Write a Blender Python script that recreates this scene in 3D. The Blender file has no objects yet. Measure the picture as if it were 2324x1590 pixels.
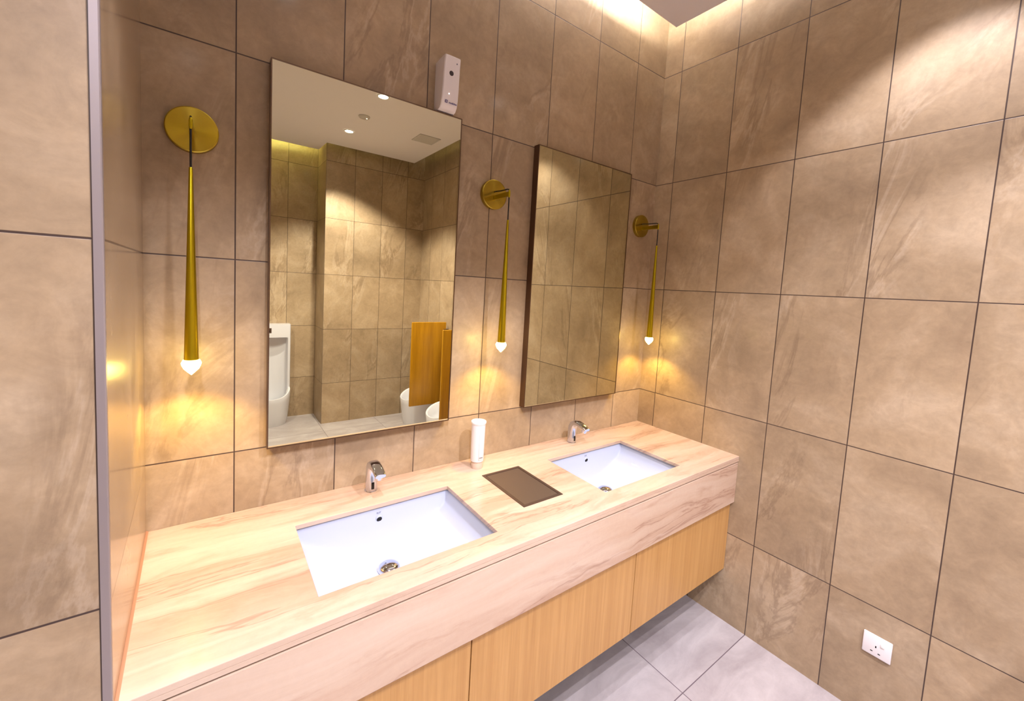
import bpy, bmesh, math, random
from mathutils import Vector, Matrix
random.seed(7)
C = bpy.context.scene.collection
PI = math.pi

# ------------------------------------------------------------------ materials
def lin(r, g, b):
    f = lambda c: (c/255/12.92) if c/255 <= 0.04045 else ((c/255+0.055)/1.055)**2.4
    return (f(r), f(g), f(b), 1.0)

class NT:
    def __init__(s, name):
        s.m = bpy.data.materials.new(name); s.m.use_nodes = True
        s.t = s.m.node_tree; s.t.nodes.clear()
        s.out = s.t.nodes.new('ShaderNodeOutputMaterial')
        s.b = s.t.nodes.new('ShaderNodeBsdfPrincipled')
        s.t.links.new(s.b.outputs[0], s.out.inputs[0])
    def n(s, typ, **kw):
        x = s.t.nodes.new(typ)
        for k, v in kw.items(): setattr(x, k, v)
        return x
    def link(s, a, b): s.t.links.new(a, b)
    def put(s, sock, v):
        if isinstance(v, bpy.types.NodeSocket): s.t.links.new(v, sock)
        elif v is not None: sock.default_value = v
    def math(s, op, a, b=None, c=None, clamp=False):
        x = s.n('ShaderNodeMath', operation=op); x.use_clamp = clamp
        s.put(x.inputs[0], a)
        if b is not None: s.put(x.inputs[1], b)
        if c is not None: s.put(x.inputs[2], c)
        return x.outputs[0]
    def comb(s, x, y, z):
        c = s.n('ShaderNodeCombineXYZ')
        s.put(c.inputs[0], x); s.put(c.inputs[1], y); s.put(c.inputs[2], z)
        return c.outputs[0]
    def noise(s, vec, scale, detail=4, rough=.55, dist=0.0):
        x = s.n('ShaderNodeTexNoise'); s.put(x.inputs['Vector'], vec)
        x.inputs['Scale'].default_value = scale; x.inputs['Detail'].default_value = detail
        x.inputs['Roughness'].default_value = rough; x.inputs['Distortion'].default_value = dist
        return x.outputs['Fac']
    def ramp(s, fac, stops):
        x = s.n('ShaderNodeValToRGB'); s.put(x.inputs[0], fac)
        e = x.color_ramp.elements
        while len(e) > 1: e.remove(e[-1])
        e[0].position = stops[0][0]; e[0].color = stops[0][1]
        for p, c in stops[1:]:
            k = e.new(p); k.color = c
        return x.outputs[0]
    def mix(s, fac, a, b, mode='MIX'):
        x = s.n('ShaderNodeMix', data_type='RGBA', blend_type=mode)
        s.put(x.inputs[0], fac); s.put(x.inputs[6], a); s.put(x.inputs[7], b)
        return x.outputs[2]
    def smooth(s, v, a, b, c=0.0, d=1.0):
        x = s.n('ShaderNodeMapRange', interpolation_type='SMOOTHSTEP')
        s.put(x.inputs[0], v)
        for i, q in enumerate((a, b, c, d)): s.put(x.inputs[i+1], q)
        return x.outputs[0]
    def bump(s, h, strength, dist):
        x = s.n('ShaderNodeBump'); s.put(x.inputs['Height'], h)
        x.inputs['Strength'].default_value = strength; x.inputs['Distance'].default_value = dist
        s.link(x.outputs[0], s.b.inputs['Normal'])
    def set(s, **kw):
        for k, v in kw.items(): s.put(s.b.inputs[k.replace('_', ' ')], v)
        return s
    def xyz(s):
        g = s.n('ShaderNodeNewGeometry'); q = s.n('ShaderNodeSeparateXYZ')
        s.link(g.outputs['Position'], q.inputs[0]); return q.outputs

def plain(name, rgb, rough=.5, metal=0.0, **kw):
    t = NT(name); t.set(Base_Color=lin(*rgb), Roughness=rough, Metallic=metal, **kw)
    return t.m

def tile_mat(name, axis, sign, u0, w, z0, h, rough=.40, coat=.10, seed=0.0, tint=None, spec=.5, wall_grout=True):
    """large rectified porcelain stone tiles; u = sign*axis"""
    t = NT(name); P = t.xyz()
    u = t.math('MULTIPLY', P[axis], sign) if sign != 1 else P[axis]
    un = t.math('DIVIDE', t.math('SUBTRACT', u, u0), w)
    zn = t.math('DIVIDE', t.math('SUBTRACT', P[2], z0), h)
    iu = t.math('FLOOR', un); iz = t.math('FLOOR', zn)
    fu = t.math('FRACT', un); fz = t.math('FRACT', zn)
    du = t.math('MULTIPLY', t.math('MINIMUM', fu, t.math('SUBTRACT', 1.0, fu)), w)
    dz = t.math('MULTIPLY', t.math('MINIMUM', fz, t.math('SUBTRACT', 1.0, fz)), h)
    d = t.math('MINIMUM', du, dz)
    grout = t.smooth(d, .0011, .0025, 1.0, 0.0)
    wn = t.n('ShaderNodeTexWhiteNoise', noise_dimensions='3D')
    t.link(t.comb(iu, iz, seed), wn.inputs['Vector'])
    sc = t.n('ShaderNodeSeparateColor'); t.link(wn.outputs['Color'], sc.inputs[0])
    r1, r2, r3 = sc.outputs[0], sc.outputs[1], sc.outputs[2]
    # streak coordinates, leaning to the right as they rise
    ca, sa = math.cos(math.radians(13)), math.sin(math.radians(13))
    a = t.math('SUBTRACT', t.math('MULTIPLY', u, ca), t.math('MULTIPLY', P[2], sa))
    b = t.math('ADD', t.math('MULTIPLY', u, sa), t.math('MULTIPLY', P[2], ca))
    ox = t.math('MULTIPLY', r1, 37.0); oy = t.math('MULTIPLY', r2, 53.0)
    streak = t.comb(t.math('ADD', t.math('MULTIPLY', a, 5.0), ox), t.math('ADD', t.math('MULTIPLY', b, 1.25), oy), seed)
    cloudv = t.comb(t.math('ADD', u, ox), t.math('ADD', P[2], oy), seed+3)
    cloud = t.noise(cloudv, 3.2, 5, .6, .6)
    n1 = t.noise(streak, 1.0, 7, .62, .9)
    n2 = t.noise(t.comb(t.math('ADD', t.math('MULTIPLY', a, 9.0), oy), t.math('ADD', t.math('MULTIPLY', b, 2.6), ox), seed+9), 1.0, 8, .7, 1.6)
    grain = t.noise(cloudv, 55, 6, .7)
    base = t.ramp(cloud, [(.30, lin(167, 143, 114)), (.5, lin(185, 160, 128)), (.70, lin(201, 178, 148))])
    vein = t.smooth(t.math('ABSOLUTE', t.math('SUBTRACT', n1, .47)), .0, .035, 1.0, 0.0)
    gate = t.smooth(t.noise(streak, .55, 2, .5), .50, .64)
    vein = t.math('MULTIPLY', vein, gate)
    col = t.mix(t.math('MULTIPLY', vein, .34), base, lin(118, 94, 74))
    wide = t.math('MULTIPLY', t.smooth(n2, .55, .72), .18)
    col = t.mix(wide, col, lin(132, 104, 82))
    lightv = t.math('MULTIPLY', t.smooth(t.math('ABSOLUTE', t.math('SUBTRACT', n1, .53)), 0, .03, 1.0, 0.0), t.math('MULTIPLY', gate, .3))
    col = t.mix(lightv, col, lin(222, 202, 178))
    g = t.math('ADD', .74, t.math('MULTIPLY', r3, .12))
    g = t.math('ADD', g, t.math('MULTIPLY', t.math('SUBTRACT', grain, .5), .26))
    mott = t.noise(cloudv, 13, 7, .68, 1.2)
    g = t.math('ADD', g, t.math('MULTIPLY', t.math('SUBTRACT', mott, .5), .42))
    hsv = t.n('ShaderNodeHueSaturation'); t.put(hsv.inputs['Color'], col); t.put(hsv.inputs['Value'], g)
    col = hsv.outputs[0]
    if tint: col = t.mix(1.0, col, tint, 'MULTIPLY')
    if wall_grout: col = t.mix(grout, col, lin(66, 50, 44))
    t.set(Base_Color=col, Roughness=t.math('ADD', rough, t.math('MULTIPLY', grain, .12)))
    t.b.inputs['Coat Weight'].default_value = coat; t.b.inputs['Coat Roughness'].default_value = .13
    t.b.inputs['Specular IOR Level'].default_value = spec
    hgt = t.math('ADD', t.math('MULTIPLY', grain, .10), t.math('MULTIPLY', n2, .08))
    if wall_grout: hgt = t.math('SUBTRACT', hgt, grout)
    t.bump(hgt, .35, .0015)
    return t.m

def floor_mat():
    t = NT('floor_tile'); P = t.xyz()
    W = .6
    un = t.math('DIVIDE', t.math('SUBTRACT', P[0], 1.1166), W)
    vn = t.math('DIVIDE', t.math('ADD', P[1], .7071), W)
    fu = t.math('FRACT', un); fv = t.math('FRACT', vn)
    du = t.math('MINIMUM', fu, t.math('SUBTRACT', 1.0, fu)); dv = t.math('MINIMUM', fv, t.math('SUBTRACT', 1.0, fv))
    d = t.math('MULTIPLY', t.math('MINIMUM', du, dv), W)
    grout = t.smooth(d, .0009, .0024, 1.0, 0.0)
    wn = t.n('ShaderNodeTexWhiteNoise', noise_dimensions='2D'); t.link(t.comb(t.math('FLOOR', un), t.math('FLOOR', vn), 0), wn.inputs['Vector'])
    o = t.math('MULTIPLY', wn.outputs['Value'], 20)
    c = t.noise(t.comb(t.math('ADD', P[0], o), t.math('MULTIPLY', P[1], 2.2), o), 3.0, 6, .62, .8)
    c2 = t.noise(t.comb(P[0], P[1], o), 40, 5, .7)
    col = t.ramp(c, [(.3, lin(170, 160, 160)), (.5, lin(187, 178, 178)), (.72, lin(206, 198, 197))])
    h = t.n('ShaderNodeHueSaturation'); t.put(h.inputs['Color'], col)
    t.put(h.inputs['Value'], t.math('ADD', .77, t.math('MULTIPLY', c2, .14)))
    col = t.mix(grout, h.outputs[0], lin(98, 84, 92))
    t.set(Base_Color=col, Roughness=.36)
    t.bump(t.math('SUBTRACT', t.math('MULTIPLY', c2, .1), grout), .4, .0015)
    return t.m

def marble_mat():
    """cream travertine, veins running along the counter"""
    t = NT('counter_stone'); P = t.xyz()
    s = t.math('ADD', P[1], t.math('MULTIPLY', P[2], 1.0))
    wob = t.noise(t.comb(t.math('MULTIPLY', P[0], 1.0), t.math('MULTIPLY', s, 1.0), 1.3), 1.6, 4, .55, .3)
    sv = t.math('ADD', s, t.math('MULTIPLY', t.math('SUBTRACT', wob, .5), .12))
    v1 = t.noise(t.comb(t.math('MULTIPLY', P[0], .55), t.math('MULTIPLY', sv, 7.0), .7), 1.0, 7, .6, .5)
    v2 = t.noise(t.comb(t.math('MULTIPLY', P[0], 1.6), t.math('MULTIPLY', sv, 24.0), 4.2), 1.0, 6, .62, .4)
    fine = t.noise(t.comb(P[0], P[1], P[2]), 60, 5, .7)
    col = t.ramp(v1, [(.27, lin(188, 150, 126)), (.40, lin(202, 170, 146)), (.52, lin(212, 184, 161)), (.72, lin(224, 202, 182))])
    line = t.smooth(t.math('ABSOLUTE', t.math('SUBTRACT', v1, .445)), 0, .014, 1.0, 0.0)
    col = t.mix(t.math('MULTIPLY', line, .5), col, lin(150, 108, 90))
    col = t.mix(t.math('MULTIPLY', t.smooth(v2, .55, .74), .18), col, lin(182, 144, 126))
    col = t.mix(t.math('MULTIPLY', t.smooth(v2, .42, .30), .30), col, lin(228, 208, 190))
    blot = t.noise(t.comb(t.math('MULTIPLY', P[0], 1.1), t.math('MULTIPLY', sv, 4.5), 9.0), 2.0, 6, .62, .8)
    col = t.mix(t.math('MULTIPLY', t.smooth(blot, .50, .68), .45), col, lin(178, 138, 112))
    hs = t.n('ShaderNodeHueSaturation'); t.put(hs.inputs['Color'], col)
    t.put(hs.inputs['Value'], t.math('ADD', .80, t.math('MULTIPLY', fine, .12)))
    t.set(Base_Color=hs.outputs[0], Roughness=.16)
    t.b.inputs['Coat Weight'].default_value = .3; t.b.inputs['Coat Roughness'].default_value = .04
    return t.m

def wood_mat(name, c1, c2, c3, scale=1.0, rough=.42):
    t = NT(name); P = t.xyz()
    hor = t.math('ADD', P[0], P[1])
    v = t.noise(t.comb(t.math('MULTIPLY', hor, 42*scale), t.math('MULTIPLY', P[2], 1.3), 2.0), 1.0, 6, .6, .35)
    f = t.noise(t.comb(t.math('MULTIPLY', hor, 260*scale), t.math('MULTIPLY', P[2], 7.0), 5.0), 1.0, 4, .6, 0)
    col = t.ramp(v, [(.3, lin(*c1)), (.5, lin(*c2)), (.7, lin(*c3))])
    hs = t.n('ShaderNodeHueSaturation'); t.put(hs.inputs['Color'], col)
    t.put(hs.inputs['Value'], t.math('ADD', .84, t.math('MULTIPLY', f, .32)))
    t.set(Base_Color=hs.outputs[0], Roughness=rough)
    t.bump(f, .15, .0006)
    return t.m

def brushed_brass():
    t = NT('brushed_brass'); 
    t.set(Base_Color=(.50, .37, .05, 1), Metallic=1.0, Roughness=.24)
    t.b.inputs['Anisotropic Rotation'].default_value = .25
    t.b.inputs['Anisotropic'].default_value = .85
    tc = t.n('ShaderNodeTexCoord'); cr = t.n('ShaderNodeVectorMath', operation='CROSS_PRODUCT')
    t.link(tc.outputs['Object'], cr.inputs[0]); cr.inputs[1].default_value = (0, 1, 0)
    nm = t.n('ShaderNodeVectorMath', operation='NORMALIZE'); t.link(cr.outputs[0], nm.inputs[0])
    t.link(nm.outputs[0], t.b.inputs['Tangent'])
    return t.m

def emit(name, rgb, strength):
    t = NT(name); t.set(Base_Color=(.8, .8, .8, 1), Roughness=.3)
    t.b.inputs['Emission Color'].default_value = rgb; t.b.inputs['Emission Strength'].default_value = strength
    return t.m

Z0, H, W3 = .4518, .6, .3
M = {
 'wall_back': tile_mat('stone_tile_back_wall', 0, 1, .2087, W3, Z0, H, seed=1.0),
 'wall_right': tile_mat('stone_tile_right_wall', 1, -1, .1071, W3, Z0, H, seed=2.0),
 'pier_front': tile_mat('stone_tile_pier_front', 0, 1, .0033, .6, Z0, H, seed=5.0, rough=.4),
 'pier_side': tile_mat('polished_stone_pier_side', 1, -1, .62, 1.2, Z0, H, seed=8.0, rough=.17, coat=.3),
 'opp': tile_mat('stone_tile_opposite_wall', 0, 1, 1.1366, W3, Z0, H, seed=11.0),
 'opp_side': tile_mat('stone_tile_pillar_side', 1, -1, 3.352, .6, Z0, H, seed=14.0),
 'floor': floor_mat(), 'stone': marble_mat(),
 'paint': plain('ceiling_paint', (242, 238, 238), .85),
 'oak': wood_mat('light_oak_veneer', (180, 134, 78), (188, 143, 85), (198, 153, 95), 1.5),
 'oak_dark': plain('cabinet_carcass', (60, 42, 34), .7),
 'amber_wood': wood_mat('amber_wood_laminate', (166, 116, 8), (184, 130, 12), (200, 146, 20), .5, .35),
 'ceramic': plain('white_ceramic', (184, 190, 208), .06),
 'ceramic_old': plain('white_urinal_ceramic', (220, 220, 226), .1),
 'chrome': plain('polished_chrome', (212, 216, 230), .09, 1.0),
 'dark': plain('black_plastic', (10, 9, 12), .25),
 'hole': plain('dark_opening', (14, 12, 16), .8),
 'white_plastic': plain('white_plastic', (236, 232, 234), .28),
 'white_soft': plain('white_soft_plastic', (240, 238, 238), .4),
 'ivory': plain('clear_base_plastic', (214, 190, 170), .2),
 'pale_plastic': plain('pale_grey_plastic', (206, 202, 196), .5),
 'spray': plain('shaded_nozzle', (70, 60, 62), .6),
 'sealant': plain('aged_sealant', (176, 128, 100), .5),
 'grey_plastic': plain('grey_plastic', (150, 146, 146), .5),
 'bronze': plain('bronze_metal', (112, 96, 84), .40, .6),
 'bronze_rim': plain('bronze_rim_metal', (98, 80, 70), .36, .6),
 'mirror': plain('mirror_glass', (222, 218, 186), .0, 1.0),
 'mirror_frame': plain('mirror_frame_steel', (118, 96, 80), .32, 1.0),
 'brass': brushed_brass(),
 'brass_tube': plain('satin_brass', (192, 172, 34), .30, 1.0),
 'cable': plain('black_cable', (14, 8, 8), .6),
 'crystal': None,
 'trim': plain('corner_trim_metal', (152, 142, 142), .42, .4),
 'violet': plain('violet_print', (52, 34, 128), .5),
 'pale_print': plain('pale_grey_print', (136, 140, 158), .5),
 'grey_print': plain('grey_print', (110, 112, 130), .5),
 'downlight': emit('downlight_lens', (1.0, .97, .94, 1), 60.0),
 'led_white': emit('cove_led_strip', (1.0, .98, .93, 1), 170.0),
 'led_green': emit('recess_led_strip', (.92, 1.0, .40, 1), 90.0),
 'red_dot': emit('tiny_status_light', (1.0, .85, .8, 1), 6.0),
}
def crystal_mat():
    t = NT('lit_crystal')
    g = t.n('ShaderNodeLayerWeight'); g.inputs[0].default_value = .35
    geo = t.n('ShaderNodeNewGeometry')
    vz = t.n('ShaderNodeTexVoronoi', feature='F1'); vz.inputs['Scale'].default_value = 130
    t.link(geo.outputs['Position'], vz.inputs['Vector'])
    t.set(Base_Color=(1, .95, .8, 1), Roughness=.05)
    t.b.inputs['Emission Color'].default_value = (1.0, .72, .16, 1)
    t.b.inputs['Emission Strength'].default_value = 4.0
    s = t.math('ADD', 11.0, t.math('MULTIPLY', vz.outputs['Distance'], 60.0))
    t.link(s, t.b.inputs['Emission Strength'])
    return t.m
M['crystal'] = crystal_mat()

# ------------------------------------------------------------------ mesh helpers
def obj(name, bm, mats, parent=None, smooth=False, auto=None):
    me = bpy.data.meshes.new(name)
    bmesh.ops.recalc_face_normals(bm, faces=bm.faces)
    bm.to_mesh(me); bm.free()
    if not isinstance(mats, (list, tuple)): mats = [mats]
    for m in mats: me.materials.append(m)
    o = bpy.data.objects.new(name, me); C.objects.link(o)
    if parent:
        o.parent = parent
    if smooth:
        for p in me.polygons: p.use_smooth = True
        if auto is not None:
            me.set_sharp_from_angle(angle=math.radians(auto))
    return o

def empty(name, loc, label, cat, group=None):
    o = bpy.data.objects.new(name, None); C.objects.link(o); o.location = loc
    o.empty_display_size = .05
    o['label'] = label; o['category'] = cat
    if group: o['group'] = group
    return o
def tag(o, label, cat, group=None):
    o['label'] = label; o['category'] = cat
    if group: o['group'] = group
    return o

def box(bm, x0, x1, y0, y1, z0, z1, bev=0.0, seg=2, mi=0):
    vs = [bm.verts.new(p) for p in ((x0,y0,z0),(x1,y0,z0),(x1,y1,z0),(x0,y1,z0),(x0,y0,z1),(x1,y0,z1),(x1,y1,z1),(x0,y1,z1))]
    fs = [bm.faces.new([vs[i] for i in q]) for q in ((0,3,2,1),(4,5,6,7),(0,1,5,4),(1,2,6,5),(2,3,7,6),(3,0,4,7))]
    for f in fs: f.material_index = mi
    if bev > 0:
        es = set(e for f in fs for e in f.edges)
        r = bmesh.ops.bevel(bm, geom=list(es), offset=bev, segments=seg, profile=.5, affect='EDGES')
        for f in r['faces']: f.material_index = mi
def prism(bm, poly, z0, z1, mi=0):
    a = [bm.verts.new((p[0], p[1], z0)) for p in poly]; b = [bm.verts.new((p[0], p[1], z1)) for p in poly]
    fs = [bm.faces.new(a[::-1]), bm.faces.new(b)]
    n = len(poly)
    for i in range(n): fs.append(bm.faces.new((a[i], a[(i+1) % n], b[(i+1) % n], b[i])))
    for f in fs: f.material_index = mi
    return fs
def lathe(bm, prof, seg=40, c=(0,0,0), axis='z', sx=1, sy=1, cap=True):
    """prof: list of (r, h)"""
    rings = []
    for r, h in prof:
        ring = []
        for i in range(seg):
            a = 2*PI*i/seg; p = (r*math.cos(a)*sx, r*math.sin(a)*sy, h)
            if axis == 'y': p = (p[0], h, p[1])
            ring.append(bm.verts.new((p[0]+c[0], p[1]+c[1], p[2]+c[2])))
        rings.append(ring)
    for a, b in zip(rings, rings[1:]):
        for i in range(seg):
            j = (i+1) % seg; bm.faces.new((a[i], a[j], b[j], b[i]))
    if cap:
        bm.faces.new(rings[0][::-1]); bm.faces.new(rings[-1])
def tube(bm, pts, r, seg=12):
    pts = [Vector(p) for p in pts]; rings = []
    up0 = Vector((1, 0, 0))
    for i, p in enumerate(pts):
        d = (pts[min(i+1, len(pts)-1)] - pts[max(i-1, 0)]).normalized()
        n = (up0 - d*up0.dot(d)); n = n.normalized() if n.length > 1e-4 else Vector((0, 1, 0))
        b = d.cross(n)
        rings.append([bm.verts.new(p + (n*math.cos(2*PI*k/seg) + b*math.sin(2*PI*k/seg))*r) for k in range(seg)])
    for a, b in zip(rings, rings[1:]):
        for k in range(seg):
            j = (k+1) % seg; bm.faces.new((a[k], a[j], b[j], b[k]))
    bm.faces.new(rings[0][::-1]); bm.faces.new(rings[-1])
def grid(bm, f, nu, nv, flip=False, mi=0):
    V = [[bm.verts.new(f(i/nu, j/nv)) for j in range(nv+1)] for i in range(nu+1)]
    for i in range(nu):
        for j in range(nv):
            q = (V[i][j], V[i+1][j], V[i+1][j+1], V[i][j+1])
            fc = bm.faces.new(q[::-1] if flip else q); fc.material_index = mi
    return V
def text_mesh(name, s, size, mat, parent, mtx, depth=.0002, bold=0.0):
    cu = bpy.data.curves.new(name+'_c', 'FONT'); cu.body = s; cu.size = size; cu.extrude = depth
    cu.align_x = 'CENTER'; cu.align_y = 'CENTER'; cu.offset = bold; cu.resolution_u = 3
    to = bpy.data.objects.new(name+'_t', cu); C.objects.link(to)
    dg = bpy.context.evaluated_depsgraph_get()
    me = bpy.data.meshes.new_from_object(to.evaluated_get(dg))
    bpy.data.objects.remove(to); bpy.data.curves.remove(cu)
    me.transform(mtx); me.materials.clear(); me.materials.append(mat)
    o = bpy.data.objects.new(name, me); C.objects.link(o); o.parent = parent
    return o
def structure(o, kind='structure'):
    o['kind'] = kind; return o
def local(o_empty, x, y, z):
    l = o_empty.location; return (x-l.x, y-l.y, z-l.z)

# ------------------------------------------------------------------ room shell
R = 2.25; OPY = -3.352; RCY = -3.77; PX0 = 1.1366; LX = -1.60; HZ = 3.34
bm = bmesh.new(); box(bm, -.10, R, 0, .12, 0, HZ); structure(obj('wall_back', bm, M['wall_back']))
bm = bmesh.new(); box(bm, R, R+.12, RCY-.12, .12, 0, HZ); structure(obj('wall_right', bm, M['wall_right']))
# pier that closes the counter niche on the left; its side face leans out of square a little
PC = (.0143, -.62)
bm = bmesh.new()
fs = prism(bm, [(LX, -.62), (.0143, -.62), (-.0014, .0), (LX, .0)], 0, HZ)
fs[3].material_index = 1
structure(obj('wall_left', bm, [M['pier_front'], M['pier_side']]))
bm = bmesh.new(); box(bm, LX-.12, LX, RCY-.12, .0, 0, HZ); structure(obj('wall_far_left', bm, M['opp_side']))
bm = bmesh.new()
fs = prism(bm, [(LX, RCY), (PX0, RCY), (PX0, OPY), (R, OPY), (R, OPY-.6), (LX, OPY-.6)], 0, HZ)
fs[3].material_index = 1
structure(obj('wall_front', bm, [M['opp'], M['opp_side']]))
bm = bmesh.new(); box(bm, LX-.12, R+.12, RCY-.3, .12, -.08, 0); structure(obj('floor', bm, M['floor']))
# dropped ceiling slab with a light slot around it, and the soffit above
bm = bmesh.new()
prism(bm, [(.02, -.155), (R-.155, -.155), (R-.18, OPY+.10), (PX0-.02, OPY+.10), (PX0-.035, RCY+.205), (LX, RCY+.205), (LX, -.622), (.02, -.622)], 3.0, 3.05)
structure(obj('ceiling', bm, M['paint']))
bm = bmesh.new(); box(bm, LX-.12, R+.12, RCY-.3, .12, HZ, HZ+.06); structure(obj('ceiling_soffit', bm, M['paint']))
# metal corner trim on the pier
bm = bmesh.new()
prism(bm, [(.0036, -.6222), (.0136, -.6222), (.0152, -.6206), (.0149, -.610), (.0141, -.610), (.0141, -.6195), (.0036, -.6195)], 0, 2.99)
structure(obj('trim_1', bm, M['trim']))

# cove light strips lying on the slab
bm = bmesh.new(); box(bm, .90, R-.20, -.215, -.185, 3.052, 3.064)
tag(obj('cove_light_strip', bm, M['led_white']), 'white cove light strip above the wall of mirrors', 'light strip')
bm = bmesh.new(); box(bm, LX+.1, PX0-.12, RCY+.235, RCY+.265, 3.052, 3.064)
tag(obj('cove_light_strip', bm, M['led_green']), 'yellowish cove light strip above the urinal recess', 'light strip')

# ------------------------------------------------------------------ countertop
CZ = .855
def skew(y): return -.0253*y - .0011
top = empty('vanity_countertop', (1.12, -.30, .829), 'long cream and pink veined stone counter holding both basins', 'countertop')
holes = [(.358, .874, -.515, -.175), (1.375, 1.877, -.515, -.175), (1.040, 1.210, -.438, -.175)]
def slab(bm, z0, z1):
    xs = sorted(set([0.0, 2.2495] + [h[0] for h in holes] + [h[1] for h in holes]))
    ys = sorted(set([-.6017, -.0005, -.515, -.175, -.438]))
    def inhole(xa, xb, ya, yb):
        xm, ym = (xa+xb)/2, (ya+yb)/2
        return any(h[0] < xm < h[1] and h[2] < ym < h[3] for h in holes)
    cache = {}
    def v(x, y, z):
        k = (round(x, 5), round(y, 5), z)
        if k not in cache:
            xx = skew(y) if x == 0.0 else x
            cache[k] = bm.verts.new(local(top, xx, y, z))
        return cache[k]
    cells = {}
    for i in range(len(xs)-1):
        for j in range(len(ys)-1):
            cells[i, j] = not inhole(xs[i], xs[i+1], ys[j], ys[j+1])
    for (i, j), ok in cells.items():
        if not ok: continue
        a, b, c, d = xs[i], xs[i+1], ys[j], ys[j+1]
        bm.faces.new((v(a,c,z1), v(b,c,z1), v(b,d,z1), v(a,d,z1)))
        bm.faces.new((v(a,d,z0), v(b,d,z0), v(b,c,z0), v(a,c,z0)))
        for (di, dj, p, q) in ((-1,0,(a,c),(a,d)), (1,0,(b,c),(b,d)), (0,-1,(a,c),(b,c)), (0,1,(a,d),(b,d))):
            if not cells.get((i+di, j+dj), False):
                bm.faces.new((v(*p,z0), v(*q,z0), v(*q,z1), v(*p,z1)))
bm = bmesh.new(); slab(bm, .840, CZ)
o = obj('stone_slab', bm, M['stone'], top)
bv = o.modifiers.new('bevel', 'BEVEL'); bv.width = .0015; bv.segments = 2; bv.limit_method = 'ANGLE'
bm = bmesh.new(); p = local(top, skew(-.60)+.001, -.6017, .829); q = local(top, 2.2495, -.570, .840)
box(bm, p[0], q[0], p[1], q[1], p[2], q[2]); obj('front_edge', bm, M['stone'], top)
bm = bmesh.new(); p = local(top, skew(-.60)+.002, -.600, .620); q = local(top, 2.2490, -.584, .8225)
box(bm, p[0], q[0], p[1], q[1], p[2], q[2], .0025); obj('apron_panel', bm, M['stone'], top)
bm = bmesh.new(); p = local(top, skew(-.55)+.004, -.584, .790); q = local(top, 2.2480, -.574, .829)
box(bm, p[0], q[0], p[1], q[1], p[2], q[2]); obj('groove_backing', bm, M['oak_dark'], top)

bm = bmesh.new()
a = [bm.verts.new(local(top, skew(-.600)+dx, -.600, CZ+dz)) for dx, dz in ((-.0002, .0001), (.0050, .0001), (-.0002, .0040))]
b = [bm.verts.new(local(top, skew(-.001)+dx, -.001, CZ+dz)) for dx, dz in ((-.0002, .0001), (.0050, .0001), (-.0002, .0040))]
bm.faces.new(a); bm.faces.new(b[::-1])
for i in range(3): bm.faces.new((a[i], a[(i+1) % 3], b[(i+1) % 3], b[i]))
obj('sealant_bead', bm, M['sealant'], top)

# ------------------------------------------------------------------ cabinets
cabs = [(.0165, .7540, 'oak cabinet door unit at the left end of the counter, cut off by the frame'),
        (.7575, 1.5045, 'middle oak cabinet unit hanging below the waste flap'),
        (1.5080, 2.2480, 'oak cabinet unit against the right wall under the far basin')]
for x0, x1, lab in cabs:
    c = empty('vanity_cabinet', ((x0+x1)/2, -.30, .265), lab, 'cabinet', 'oak cabinets hung under the counter')
    bm = bmesh.new(); p = local(c, x0+.002, -.563, .268); q = local(c, x1-.002, -.0005, .66)
    box(bm, p[0], q[0], p[1], q[1], p[2], q[2]); obj('cabinet_body', bm, M['oak_dark'], c)
    bm = bmesh.new(); p = local(c, x0, -.582, .265); q = local(c, x1, -.5645, .700)
    box(bm, p[0], q[0], p[1], q[1], p[2], q[2], .001); obj('cabinet_door', bm, M['oak'], c)

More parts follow.
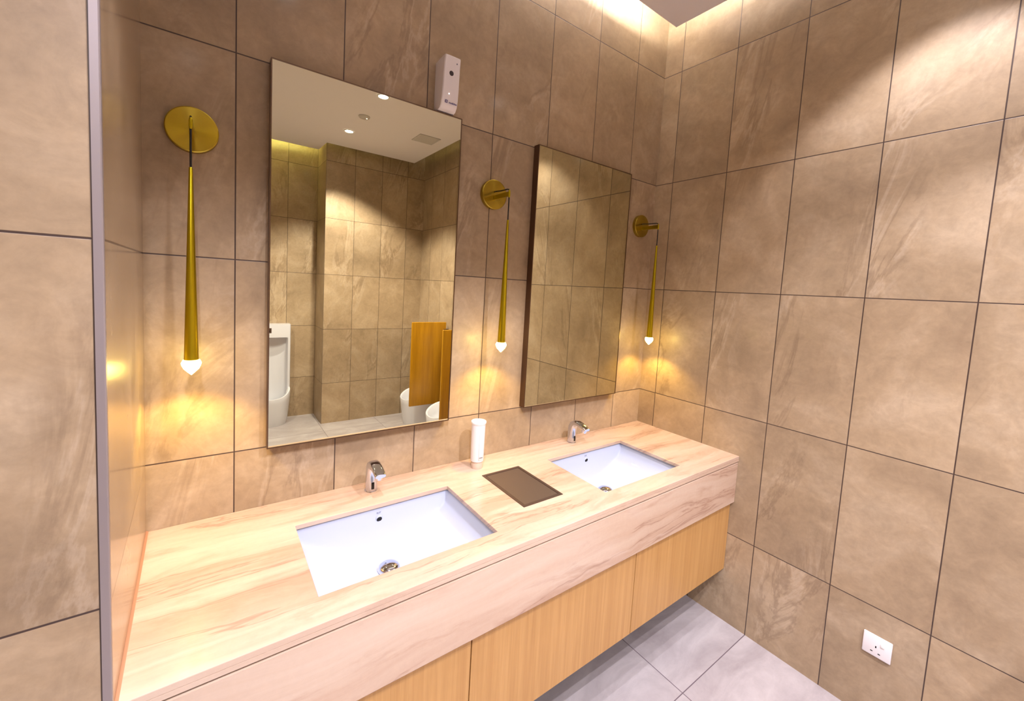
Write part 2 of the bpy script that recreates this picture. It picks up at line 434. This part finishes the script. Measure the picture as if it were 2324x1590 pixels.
# ------------------------------------------------------------------ basins
def smin(a, b, k):
    h = max(k-abs(a-b), 0)/k
    return min(a, b) - h*h*k*.25
def basin(cx, label):
    hx, y0, y1 = .264, -.522, -.168
    cy = (y0+y1)/2
    e = empty('wash_basin', (cx, cy, .70), label, 'basin', 'white undermount basins')
    def depth(u, v):
        s = hx*(1-abs(u)); w = (y1-cy)*(1-abs(v))
        side = .040*(1-math.exp(-s/.010)) + .094*(1-(1-min(s/hx, 1))**1.7)
        wall = w*4.2 if v > 0 else w*5.0
        return smin(side, wall, .018) if s > 0 and w > 0 else 0.0
    bm = bmesh.new()
    nu, nv = 96, 72
    def wrp(t):   # denser at the edges
        a = t*2-1; return math.copysign(1-(1-abs(a))**1.5, a)
    def f(a, b):
        u, v = wrp(a), wrp(b)
        return (u*hx, v*(y1-cy), .8385-.70-depth(u, v))
    V = grid(bm, f, nu, nv)
    o = obj('bowl', bm, M['ceramic'], e, True)
    sd = o.modifiers.new('thick', 'SOLIDIFY'); sd.thickness = .008; sd.offset = -1
    bm = bmesh.new()   # flat rim under the stone
    X, Y = hx+.012, (y1-cy)+.012
    def ring(x, y, z): return [bm.verts.new(p) for p in ((-x,-y,z),(x,-y,z),(x,y,z),(-x,y,z))]
    a = ring(hx-.001, (y1-cy)-.001, .1385); b = ring(X, Y, .1385); c = ring(X, Y, .128); d = ring(hx-.001, (y1-cy)-.001, .128)
    for p_, q_ in ((a,b),(b,c),(c,d)):
        for i in range(4): bm.faces.new((p_[i], p_[(i+1)%4], q_[(i+1)%4], q_[i]))
    obj('rim', bm, M['ceramic'], e)
    # overflow hole on the back slope, lying on the bowl surface
    vo = 1-(.0055/(y1-cy))
    zt = .8385-.70
    def surf_y(dz):      # y where the back wall reaches depth dz at the centre
        lo, hi = 0.5, 1.0
        for _ in range(40):
            m = (lo+hi)/2
            if depth(0.0, m) > dz: lo = m
            else: hi = m
        return lo*(y1-cy)
    dz = .036; yo = surf_y(dz); yb = surf_y(dz+.01); ya = surf_y(dz-.01)
    ang = math.atan2(yb-ya, .02)        # tilt of the back wall
    n = Vector((0, -math.cos(ang), math.sin(-ang)*-1)).normalized()
    T = Matrix.Translation((0, yo, zt-dz)) @ Vector((0, 0, 1)).rotation_difference(n).to_matrix().to_4x4()
    bm = bmesh.new(); lathe(bm, [(.0090, .0030), (.0100, .0032), (.0112, .0024), (.0120, .0), (.0125, -.004)], 28, cap=False)
    bm.transform(T); o = obj('overflow_ring', bm, M['ceramic'], e, True)
    bm = bmesh.new(); lathe(bm, [(.0001, .0040), (.0088, .0038), (.0092, .0)], 28, cap=False)
    bm.transform(T); obj('overflow_hole', bm, M['hole'], e)
    d2 = .0165; y2 = surf_y(d2)
    text_mesh('maker_mark', 'BUIT', .0075, M['pale_print'], e,
              Matrix.Translation((0, y2-.0012, zt-d2)) @ Matrix.Rotation(PI/2+ang*.6, 4, 'X'), .0003)
    # drain with domed chrome stopper
    db = depth(0, .028/(y1-cy))
    bm = bmesh.new(); lathe(bm, [(.0365, -.001), (.0365, .003), (.034, .005), (.031, .004)], 40, (-.012, .028, zt-db), cap=False)
    obj('drain_flange', bm, M['chrome'], e, True)
    bm = bmesh.new()
    lathe(bm, [(.0330, .004), (.0345, .010), (.033, .016), (.027, .0215), (.016, .0255), (.005, .0268), (.0002, .0270)], 40, (-.012, .028, zt-db), cap=False)
    obj('drain_stopper', bm, M['chrome'], e, True)
    return e
basin(.616, 'near white rectangular basin sunk in the counter, chrome stopper showing')
basin(1.626, 'far white rectangular basin near the corner of the room')

# ------------------------------------------------------------------ faucets
def faucet(cx, label):
    e = empty('sensor_faucet', (cx, -.066, CZ), label, 'faucet', 'chrome sensor faucets')
    # centre line (y,z), half width x, half depth along the section normal
    path = [(0, 0, .0200, .0215), (0, .004, .0200, .0215), (0, .03, .0196, .0208), (.0005, .055, .0192, .0198), (-.002, .078, .0190, .0186),
            (-.009, .094, .0189, .0168), (-.022, .1035, .0188, .0142), (-.040, .1060, .0188, .0120), (-.060, .1025, .0188, .0104),
            (-.080, .0965, .0187, .0092), (-.094, .0918, .0185, .0084), (-.100, .0900, .0176, .0070)]
    bm = bmesh.new(); rings = []; N = 32
    for i, (y, z, a, b) in enumerate(path):
        p0 = path[max(i-1, 0)]; p1 = path[min(i+1, len(path)-1)]
        t = Vector((0, p1[0]-p0[0], p1[1]-p0[1])).normalized()
        if i < 2: t = Vector((0, 0, 1))
        nrm = Vector((1, 0, 0)).cross(t)
        ex = 1.0 if z < .06 and y > -.003 else .55
        ring = []
        for k in range(N):
            th = 2*PI*k/N; c, s = math.cos(th), math.sin(th)
            px = math.copysign(abs(c)**(ex if ex < 1 else .85), c)*a; py = math.copysign(abs(s)**(ex if ex < 1 else .85), s)*b
            ring.append(bm.verts.new(Vector((px, y, z)) + nrm*py))
        rings.append(ring)
    for A, B in zip(rings, rings[1:]):
        for k in range(N): bm.faces.new((A[k], A[(k+1)%N], B[(k+1)%N], B[k]))
    bm.faces.new(rings[0][::-1]); bm.faces.new(rings[-1])
    obj('faucet_body', bm, M['chrome'], e, True, 50)
    bm = bmesh.new(); lathe(bm, [(.0115, -.017), (.0128, -.013), (.0130, .004)], 28, (0, 0, 0))
    bm.transform(Matrix.Translation((0, -.084, .0900)) @ Matrix.Rotation(math.radians(14), 4, 'X')); obj('aerator', bm, M['chrome'], e, True, 40)
    bm = bmesh.new(); box(bm, -.0055, .0055, -.0226, -.0165, .010, .036, .0022, 3); obj('sensor_window', bm, M['dark'], e, True, 40)
    bm = bmesh.new(); lathe(bm, [(.0222, 0), (.0228, .001), (.0222, .0026), (.0195, .003)], 36, (0, 0, 0)); obj('base_ring', bm, M['chrome'], e, True, 40)
faucet(.621, 'chrome sensor faucet behind the near basin')
faucet(1.631, 'chrome sensor faucet behind the far basin')

# ------------------------------------------------------------------ soap bottle on the counter
e = empty('soap_dispenser', (1.056, -.088, CZ), 'tall white cylinder soap bottle on the counter between the mirrors', 'soap dispenser')
bm = bmesh.new(); lathe(bm, [(.0238, 0), (.0243, .002), (.0236, .030), (.021, .034)], 40); obj('bottle_base', bm, M['ivory'], e, True, 40)
bm = bmesh.new(); lathe(bm, [(.0238, .0295), (.0268, .0305), (.0274, .034), (.0280, .10), (.0288, .17), (.0290, .186)], 48); obj('bottle_body', bm, M['white_plastic'], e, True, 40)
bm = bmesh.new(); lathe(bm, [(.0292, .1855), (.0318, .1925), (.0318, .197), (.0305, .199), (.010, .2005), (.0003, .2006)], 48, cap=False); obj('bottle_cap', bm, M['white_soft'], e, True, 40)
bm = bmesh.new(); box(bm, -.010, .010, -.0295, -.0250, .040, .182, .002, 2); obj('front_strip', bm, M['white_soft'], e, True, 40)
bm = bmesh.new(); box(bm, -.008, .008, -.0299, -.0294, .048, .0525); obj('printed_mark', bm, M['grey_plastic'], e)

# ------------------------------------------------------------------ waste flap set in the counter
e = empty('waste_chute_flap', (1.125, -.3065, CZ), 'dark bronze waste flap set flush in the counter between the basins', 'waste flap')
bm = bmesh.new()
def rr(hx, hy, z): return [bm.verts.new(p) for p in ((-hx,-hy,z),(hx,-hy,z),(hx,hy,z),(-hx,hy,z))]
L = [rr(.0925,.1385,.0002), rr(.0920,.1380,.0020), rr(.0815,.1270,.0020), rr(.0805,.1260,-.0010), rr(.0805,.1260,-.012)]
for a, b in zip(L, L[1:]):
    for i in range(4): bm.faces.new((a[i], a[(i+1)%4], b[(i+1)%4], b[i]))
obj('flap_frame', bm, M['bronze_rim'], e)
bm = bmesh.new(); box(bm, -.0788, .0788, -.1243, .1243, -.006, .0008, .0008, 2); obj('flap_lid', bm, M['bronze'], e)

# ------------------------------------------------------------------ mirrors
def mirror(x0, x1, z0, z1, t, label):
    e = empty('wall_mirror', ((x0+x1)/2, -.0005, z0), label, 'mirror', 'rectangular metal framed mirrors')
    hx = (x1-x0)/2; hz = z1-z0; w = .0035
    bm = bmesh.new()
    for a in ((-hx, -hx+w, 0, hz), (hx-w, hx, 0, hz), (-hx+w, hx-w, 0, w), (-hx+w, hx-w, hz-w, hz)):
        box(bm, a[0], a[1], -t, 0, a[2], a[3])
    obj('mirror_frame', bm, M['mirror_frame'], e)
    bm = bmesh.new(); box(bm, -hx+w, hx-w, -t+.0015, -t+.006, w, hz-w); obj('mirror_glass', bm, M['mirror'], e)
mirror(.2942, .9425, 1.0565, 2.2575, .035, 'large mirror on the left, urinals and ceiling reflected in it')
mirror(1.3335, 1.9820, 1.0590, 2.2580, .035, 'mirror near the corner reflecting only the tiled right wall')

# ------------------------------------------------------------------ wall sconces
def sconce(x, ztop, zbot, label):
    e = empty('wall_sconce', (x, -.0005, 2.0), label, 'wall lamp', 'brass wall sconces')
    ya = -.122
    bm = bmesh.new(); lathe(bm, [(.0003, -.0187), (.0585, -.0187), (.0612, -.017), (.0615, -.014), (.0615, 0)], 64, (0, 0, .003), 'y', cap=False)
    obj('wall_plate', bm, M['brass'], e, True, 14)
    bm = bmesh.new(); box(bm, -.0045, .0045, ya-.004, -.017, -.0200, -.0005, .001); obj('arm', bm, M['brass_tube'], e)
    bm = bmesh.new(); lathe(bm, [(.0032, -.024), (.0036, -.022), (.0036, .003), (.003, .005)], 16, (0, ya-.0015, 0)); obj('cable_guide', bm, M['brass_tube'], e, True)
    bm = bmesh.new()
    pts = [(0, -.018, .014), (0, -.028, .0145), (0, -.060, .011), (0, -.095, .0105), (0, ya+.012, .0105), (0, ya+.003, .008), (0, ya-.0015, .001), (0, ya-.0015, -.03), (0, ya-.0015, ztop-2.0-.002)]
    tube(bm, pts, .0025, 10); obj('cable', bm, M['cable'], e, True)
    bm = bmesh.new(); h0, h1 = zbot-2.0, ztop-2.0
    lathe(bm, [(.0150, h0), (.0163, h0), (.0163, h0+.004), (.0045, h1-.002), (.0038, h1), (.0015, h1+.001)], 32, (0, ya-.0015, 0)); obj('tapered_tube', bm, M['brass_tube'], e, True, 40)
    # faceted crystal drop
    bm = bmesh.new(); seg = 10
    prof = [(.0150, h0+.0005), (.0195, h0-.001), (.0225, h0-.009), (.0220, h0-.014), (.0165, h0-.025), (.0080, h0-.034), (.0012, h0-.041)]
    rings = []
    for i, (r, h) in enumerate(prof):
        off = (i % 2)*PI/seg
        rings.append([bm.verts.new((r*math.cos(2*PI*k/seg+off), ya-.0015+r*math.sin(2*PI*k/seg+off), h)) for k in range(seg)])
    for i, (a, b) in enumerate(zip(rings, rings[1:])):
        for k in range(seg):
            j = (k+1) % seg
            if i % 2 == 0: bm.faces.new((a[k], a[j], b[k])); bm.faces.new((a[j], b[j], b[k]))
            else: bm.faces.new((a[k], a[j], b[j])); bm.faces.new((a[k], b[j], b[k]))
    bm.faces.new(rings[0][::-1]); bm.faces.new(rings[-1])
    obj('crystal_drop', bm, M['crystal'], e)
    l = bpy.data.lights.new('sconce_spot', 'SPOT'); l.energy = SC_E; l.color = (1.0, .64, .11)
    l.spot_size = math.radians(124); l.spot_blend = .55; l.shadow_soft_size = .014
    lo = bpy.data.objects.new('sconce_spot', l); C.objects.link(lo); lo.parent = e; lo.location = (0, ya-.0015, h0-.044)
SC_E = 6.2
sconce(.1068, 1.8785, 1.3725, 'brass sconce nearest the camera, left of the large mirror')
sconce(1.1225, 1.8860, 1.3875, 'brass sconce hanging between the two mirrors')
sconce(2.1250, 1.8880, 1.3835, 'brass sconce beside the right corner of the room')

# ------------------------------------------------------------------ air freshener above the mirror
e = empty('air_freshener', (.871, -.0005, 2.2625), 'white wall air freshener unit above the top right of the large mirror', 'air freshener')
bm = bmesh.new()
hw = .034
prof = [(-.0, 0), (-.036, 0), (-.050, .004), (-.061, .016), (-.068, .040), (-.0715, .075), (-.0735, .11), (-.076, .15), (-.0805, .181), (-.0790, .1845), (-.05, .183), (0, .180)]
rings = []
for (y, z) in prof:
    pass
def fresh(xs_):
    return [[bm.verts.new((x*(1-.05*(z/.2)**2), y*sc, z)) for (y, z) in prof] for x, sc in xs_]
cols = fresh([(-hw, .80), (-hw*.985, .93), (-hw*.90, .985), (-hw*.6, 1.0), (0, 1.005), (hw*.6, 1.0), (hw*.90, .985), (hw*.985, .93), (hw, .80)])
for a, b in zip(cols, cols[1:]):
    for k in range(len(prof)-1): bm.faces.new((a[k], b[k], b[k+1], a[k+1]))
bm.faces.new(cols[0]); bm.faces.new(cols[-1][::-1])
obj('housing', bm, M['white_plastic'], e, True, 30)
bm = bmesh.new(); lathe(bm, [(.0002, .0006), (.0078, .0008), (.0092, -.001), (.0100, -.004)], 28, cap=False)
bm.transform(Matrix.Translation((-.0033, -.0752, .126)) @ Matrix.Rotation(PI/2, 4, 'X')); obj('spray_hole', bm, M['spray'], e, True)
bm = bmesh.new(); lathe(bm, [(.0001, .001), (.0024, .001), (.0026, -.002)], 16, cap=False)
bm.transform(Matrix.Translation((.0160, -.0780, .163)) @ Matrix.Rotation(PI/2, 4, 'X')); obj('sensor_dot', bm, M['grey_print'], e)
bm = bmesh.new(); lathe(bm, [(.0001, .001), (.0012, .001), (.0014, -.001)], 12, cap=False)
bm.transform(Matrix.Translation((-.0075, -.0705, .0537)) @ Matrix.Rotation(PI/2, 4, 'X')); obj('status_light', bm, M['red_dot'], e)
lg = Matrix.Translation((.0112, -.0668, .024)) @ Matrix.Rotation(math.radians(107), 4, 'X')
text_mesh('logo_text', 'medklinn', .0090, M['violet'], e, lg, .0004, .0001)
bm = bmesh.new()
for a in ((-.0048, .0048, .0030, .0048), (-.0048, .0048, -.0048, -.0030), (-.0048, -.0030, -.003, .003), (.0030, .0048, -.003, .003), (-.003, .001, -.0008, .0008)):
    box(bm, a[0], a[1], a[2], a[3], 0, .0006)
bm.transform(Matrix.Translation((-.0160, -.0672, .0255)) @ Matrix.Rotation(math.radians(107), 4, 'X')); obj('logo_square', bm, M['violet'], e)

# ------------------------------------------------------------------ socket on the right wall
e = empty('power_socket', (R-.0003, -1.173, .306), 'white square power socket low on the right wall', 'socket')
bm = bmesh.new(); box(bm, -.0085, 0, -.043, .043, -.042, .042, .0035, 3); obj('face_plate', bm, M['white_plastic'], e, True, 40)
bm = bmesh.new(); box(bm, -.0112, -.0075, -.0225, -.0105, .008, .0195, .0012, 2); obj('rocker_switch', bm, M['white_soft'], e, True, 40)
for (y, z, w, h) in ((.0025, -.0015, .0038, .0080), (.0140, -.0235, .0070, .0036), (-.0085, -.0240, .0070, .0036)):
    bm = bmesh.new(); box(bm, -.0089, -.0070, y-w/2, y+w/2, z-h/2, z+h/2); obj('pin_hole', bm, M['hole'], e)

# ------------------------------------------------------------------ ceiling fittings
def downlight(x, y, energy, size, label, blend=.25, col=(1.0, .955, 1.06)):
    e = empty('downlight', (x, y, 2.9995), label, 'ceiling light', 'recessed ceiling downlights')
    bm = bmesh.new(); lathe(bm, [(.034, .0), (.036, -.004), (.046, -.005), (.049, -.002), (.0495, 0)], 40, cap=False); obj('trim_ring', bm, M['white_soft'], e, True, 40)
    bm = bmesh.new(); lathe(bm, [(.0002, -.0015), (.0345, -.0015), (.0350, 0)], 40, cap=False); obj('lens', bm, M['downlight'], e)
    l = bpy.data.lights.new('downlight_beam', 'SPOT'); l.energy = energy; l.spot_size = math.radians(size); l.spot_blend = blend
    l.color = col; l.shadow_soft_size = .028
    lo = bpy.data.objects.new('downlight_beam', l); C.objects.link(lo); lo.parent = e; lo.location = (0, 0, -.012)
downlight(.45, -.92, 88, 86, 'downlight over the left part of the counter', .5)
downlight(1.90, -1.20, 58, 92, 'downlight close to the right wall', .35)
downlight(1.204, -1.785, 165, 110, 'brightest downlight mirrored at the top edge of the large mirror', .25)
downlight(1.204, -2.740, 250, 112, 'lower of the two bright downlights mirrored in the large mirror', .4)
downlight(.04, -2.05, 170, 126, 'added unseen downlight that brightens the pier front', .4)  # added fill lamp out of view, lights the pier front
e = empty('smoke_detector', (1.208, -2.2785, 2.9995), 'round flat detector on the ceiling between two downlights', 'detector')
bm = bmesh.new(); lathe(bm, [(.047, 0), (.047, -.006), (.040, -.012), (.0003, -.0125)], 40, cap=False); obj('detector_body', bm, M['pale_plastic'], e, True, 40)
bm = bmesh.new(); lathe(bm, [(.005, -.0115), (.005, -.0140), (.0003, -.0145)], 16, (.022, 0, 0), cap=False); obj('detector_light', bm, M['red_dot'], e)
e = empty('ceiling_vent', (1.835, -2.4075, 2.9995), 'square grey ventilation grille in the ceiling', 'vent')
bm = bmesh.new()
for a in ((-.105,.105,-.105,-.09), (-.105,.105,.09,.105), (-.105,-.09,-.09,.09), (.09,.105,-.09,.09)): box(bm, *a, -.006, 0)
obj('vent_frame', bm, M['pale_plastic'], e)
for k in range(9):
    bm = bmesh.new(); y = -.08+k*.02
    box(bm, -.09, .09, -.007, .007, -.0007, .0007); bm.transform(Matrix.Translation((0, y, -.004)) @ Matrix.Rotation(.35, 4, 'X')); obj('vent_slat', bm, M['pale_plastic'], e)

# ------------------------------------------------------------------ urinals (seen in the mirror)
def urinal(loc, rotz, label):
    e = empty('urinal', loc, label, 'urinal', 'tall floor standing urinals'); e.rotation_euler = (0, 0, rotz)
    # local: back at y=0, front towards -y, width along x
    hw = .212
    bm = bmesh.new()
    def lip(th): return .375 - .075*math.sin(th)**1.5
    def pt(th, a, b, z): return (a*math.copysign(abs(math.cos(th))**.8, math.cos(th)), -.10 - b*math.sin(th)**.85, z)
    n = 40; rows = []
    for kind in range(14):
        row = []
        for i in range(n+1):
            th = PI*i/n; L = lip(th)
            if kind < 7:
                t = kind/6; z = L*t
                a = .178 + (.034)*min(1, t*1.3)**.7; b = .215 + .045*t**.8
            elif kind == 7: a, b, z = .209, .258, L+.006
            elif kind == 8: a, b, z = .200, .248, L+.007
            elif kind == 9: a, b, z = .190, .238, L
            else:
                t = (kind-9)/4; z = L - (L-.13)*t**.8; a = .190*(1-t**1.6*.95); b = .238*(1-t**1.6*.95)
            row.append(bm.verts.new(pt(th, a, b, z)))
        rows.append(row)
    for A, B in zip(rows, rows[1:]):
        for i in range(n): bm.faces.new((A[i], A[i+1], B[i+1], B[i]))
    obj('urinal_bowl', bm, M['ceramic_old'], e, True, 60)
    # upper shell: flanks, recessed niche and head panel as one relief
    bm = bmesh.new()
    def f(u, v):
        z = 1.08*v; x = (u*2-1)*(hw if z > .36 else .165+(hw-.165)*(z/.36)**.6)
        ed = hw*(1-abs(u*2-1))
        round_ = .012*(1-math.exp(-ed/.004))
        base = .128
        zt = .935
        inx = min(max((.186-abs(x))/.014, 0), 1); inz = min(max((zt-z)/.014, 0), 1)
        k = (lambda q: q*q*(3-2*q))
        cav = k(inx)*k(inz)*(.098 - .05*(abs(x)/.186)**3)
        return (x, -(base - cav - (.012-round_)), z)
    V = grid(bm, f, 84, 120)
    # side returns to the wall
    for col in (V[0], V[-1]):
        back = [bm.verts.new((v.co.x, -.001, v.co.z)) for v in col]
        for a, b, c, d in zip(col, col[1:], back[1:], back): bm.faces.new((a, b, c, d))
        if col is V[0]: bl = back
        else: br = back
    tops = [V[i][-1] for i in range(85)]
    bm.faces.new(tops + [br[-1], bl[-1]])
    obj('urinal_shell', bm, M['ceramic_old'], e, True, 40)
    bm = bmesh.new(); box(bm, -.026, .026, -.1305, -.122, .985, 1.040, .003, 2); obj('flush_sensor', bm, M['bronze_rim'], e)
    bm = bmesh.new(); box(bm, -.011, .011, -.132, -.128, .998, 1.014, .002, 2); obj('sensor_eye', bm, M['dark'], e)
    bm = bmesh.new(); lathe(bm, [(.03, .131), (.03, .140), (.02, .145), (.0003, .146)], 24, (0, -.16, 0), cap=False); obj('drain_grate', bm, M['chrome'], e, True)
    return e
urinal((.655, RCY, 0), PI, 'tall white urinal in the recess at the left of the large mirror reflection')
urinal((R, -2.925, 0), -PI/2, 'white urinal behind the amber partition in the mirror reflection')
urinal((R, -2.225, 0), -PI/2, 'white urinal whose rim peeks out between the two amber partitions')

def partition(y, label):
    e = empty('urinal_partition', (R, y, .75), label, 'partition', 'amber wood urinal partitions')
    bm = bmesh.new(); box(bm, -.42, -.028, -.010, .010, -.433, .457, .006, 3); obj('partition_panel', bm, M['amber_wood'], e, True, 40)
    for z in (.36, -.30):
        bm = bmesh.new(); box(bm, -.060, 0, -.016, .016, z-.022, z+.022, .002, 2); obj('wall_bracket', bm, M['bronze_rim'], e)
partition(-2.575, 'amber wood partition panel between the urinals in the mirror')
partition(-1.870, 'amber partition edge at the right rim of the large mirror reflection')

# ------------------------------------------------------------------ camera
cam = bpy.data.cameras.new('camera'); co = bpy.data.objects.new('camera', cam); C.objects.link(co)
def rot(a, b, c):
    return Matrix.Rotation(a, 3, 'Z') @ Matrix.Rotation(b, 3, 'X') @ Matrix.Rotation(c, 3, 'Z')
Rm = rot(-.62883, 1.4945, .05591)
co.matrix_world = Matrix.Translation((.1494, -1.5117, 1.6120)) @ Rm.to_4x4()
cam.sensor_fit = 'HORIZONTAL'; cam.sensor_width = 36; cam.lens = 936.01/2324*36
cam.shift_x = 5.616/2324; cam.shift_y = -69.64/2324; cam.clip_start = .02
bpy.context.scene.camera = co

w = bpy.data.worlds.new('world'); bpy.context.scene.world = w; w.use_nodes = True
w.node_tree.nodes['Background'].inputs[0].default_value = (.5, .45, .5, 1); w.node_tree.nodes['Background'].inputs[1].default_value = .2
s = bpy.context.scene
s.view_settings.view_transform = 'Standard'; s.view_settings.look = 'None'; s.view_settings.gamma = 1; s.view_settings.exposure = 0.14
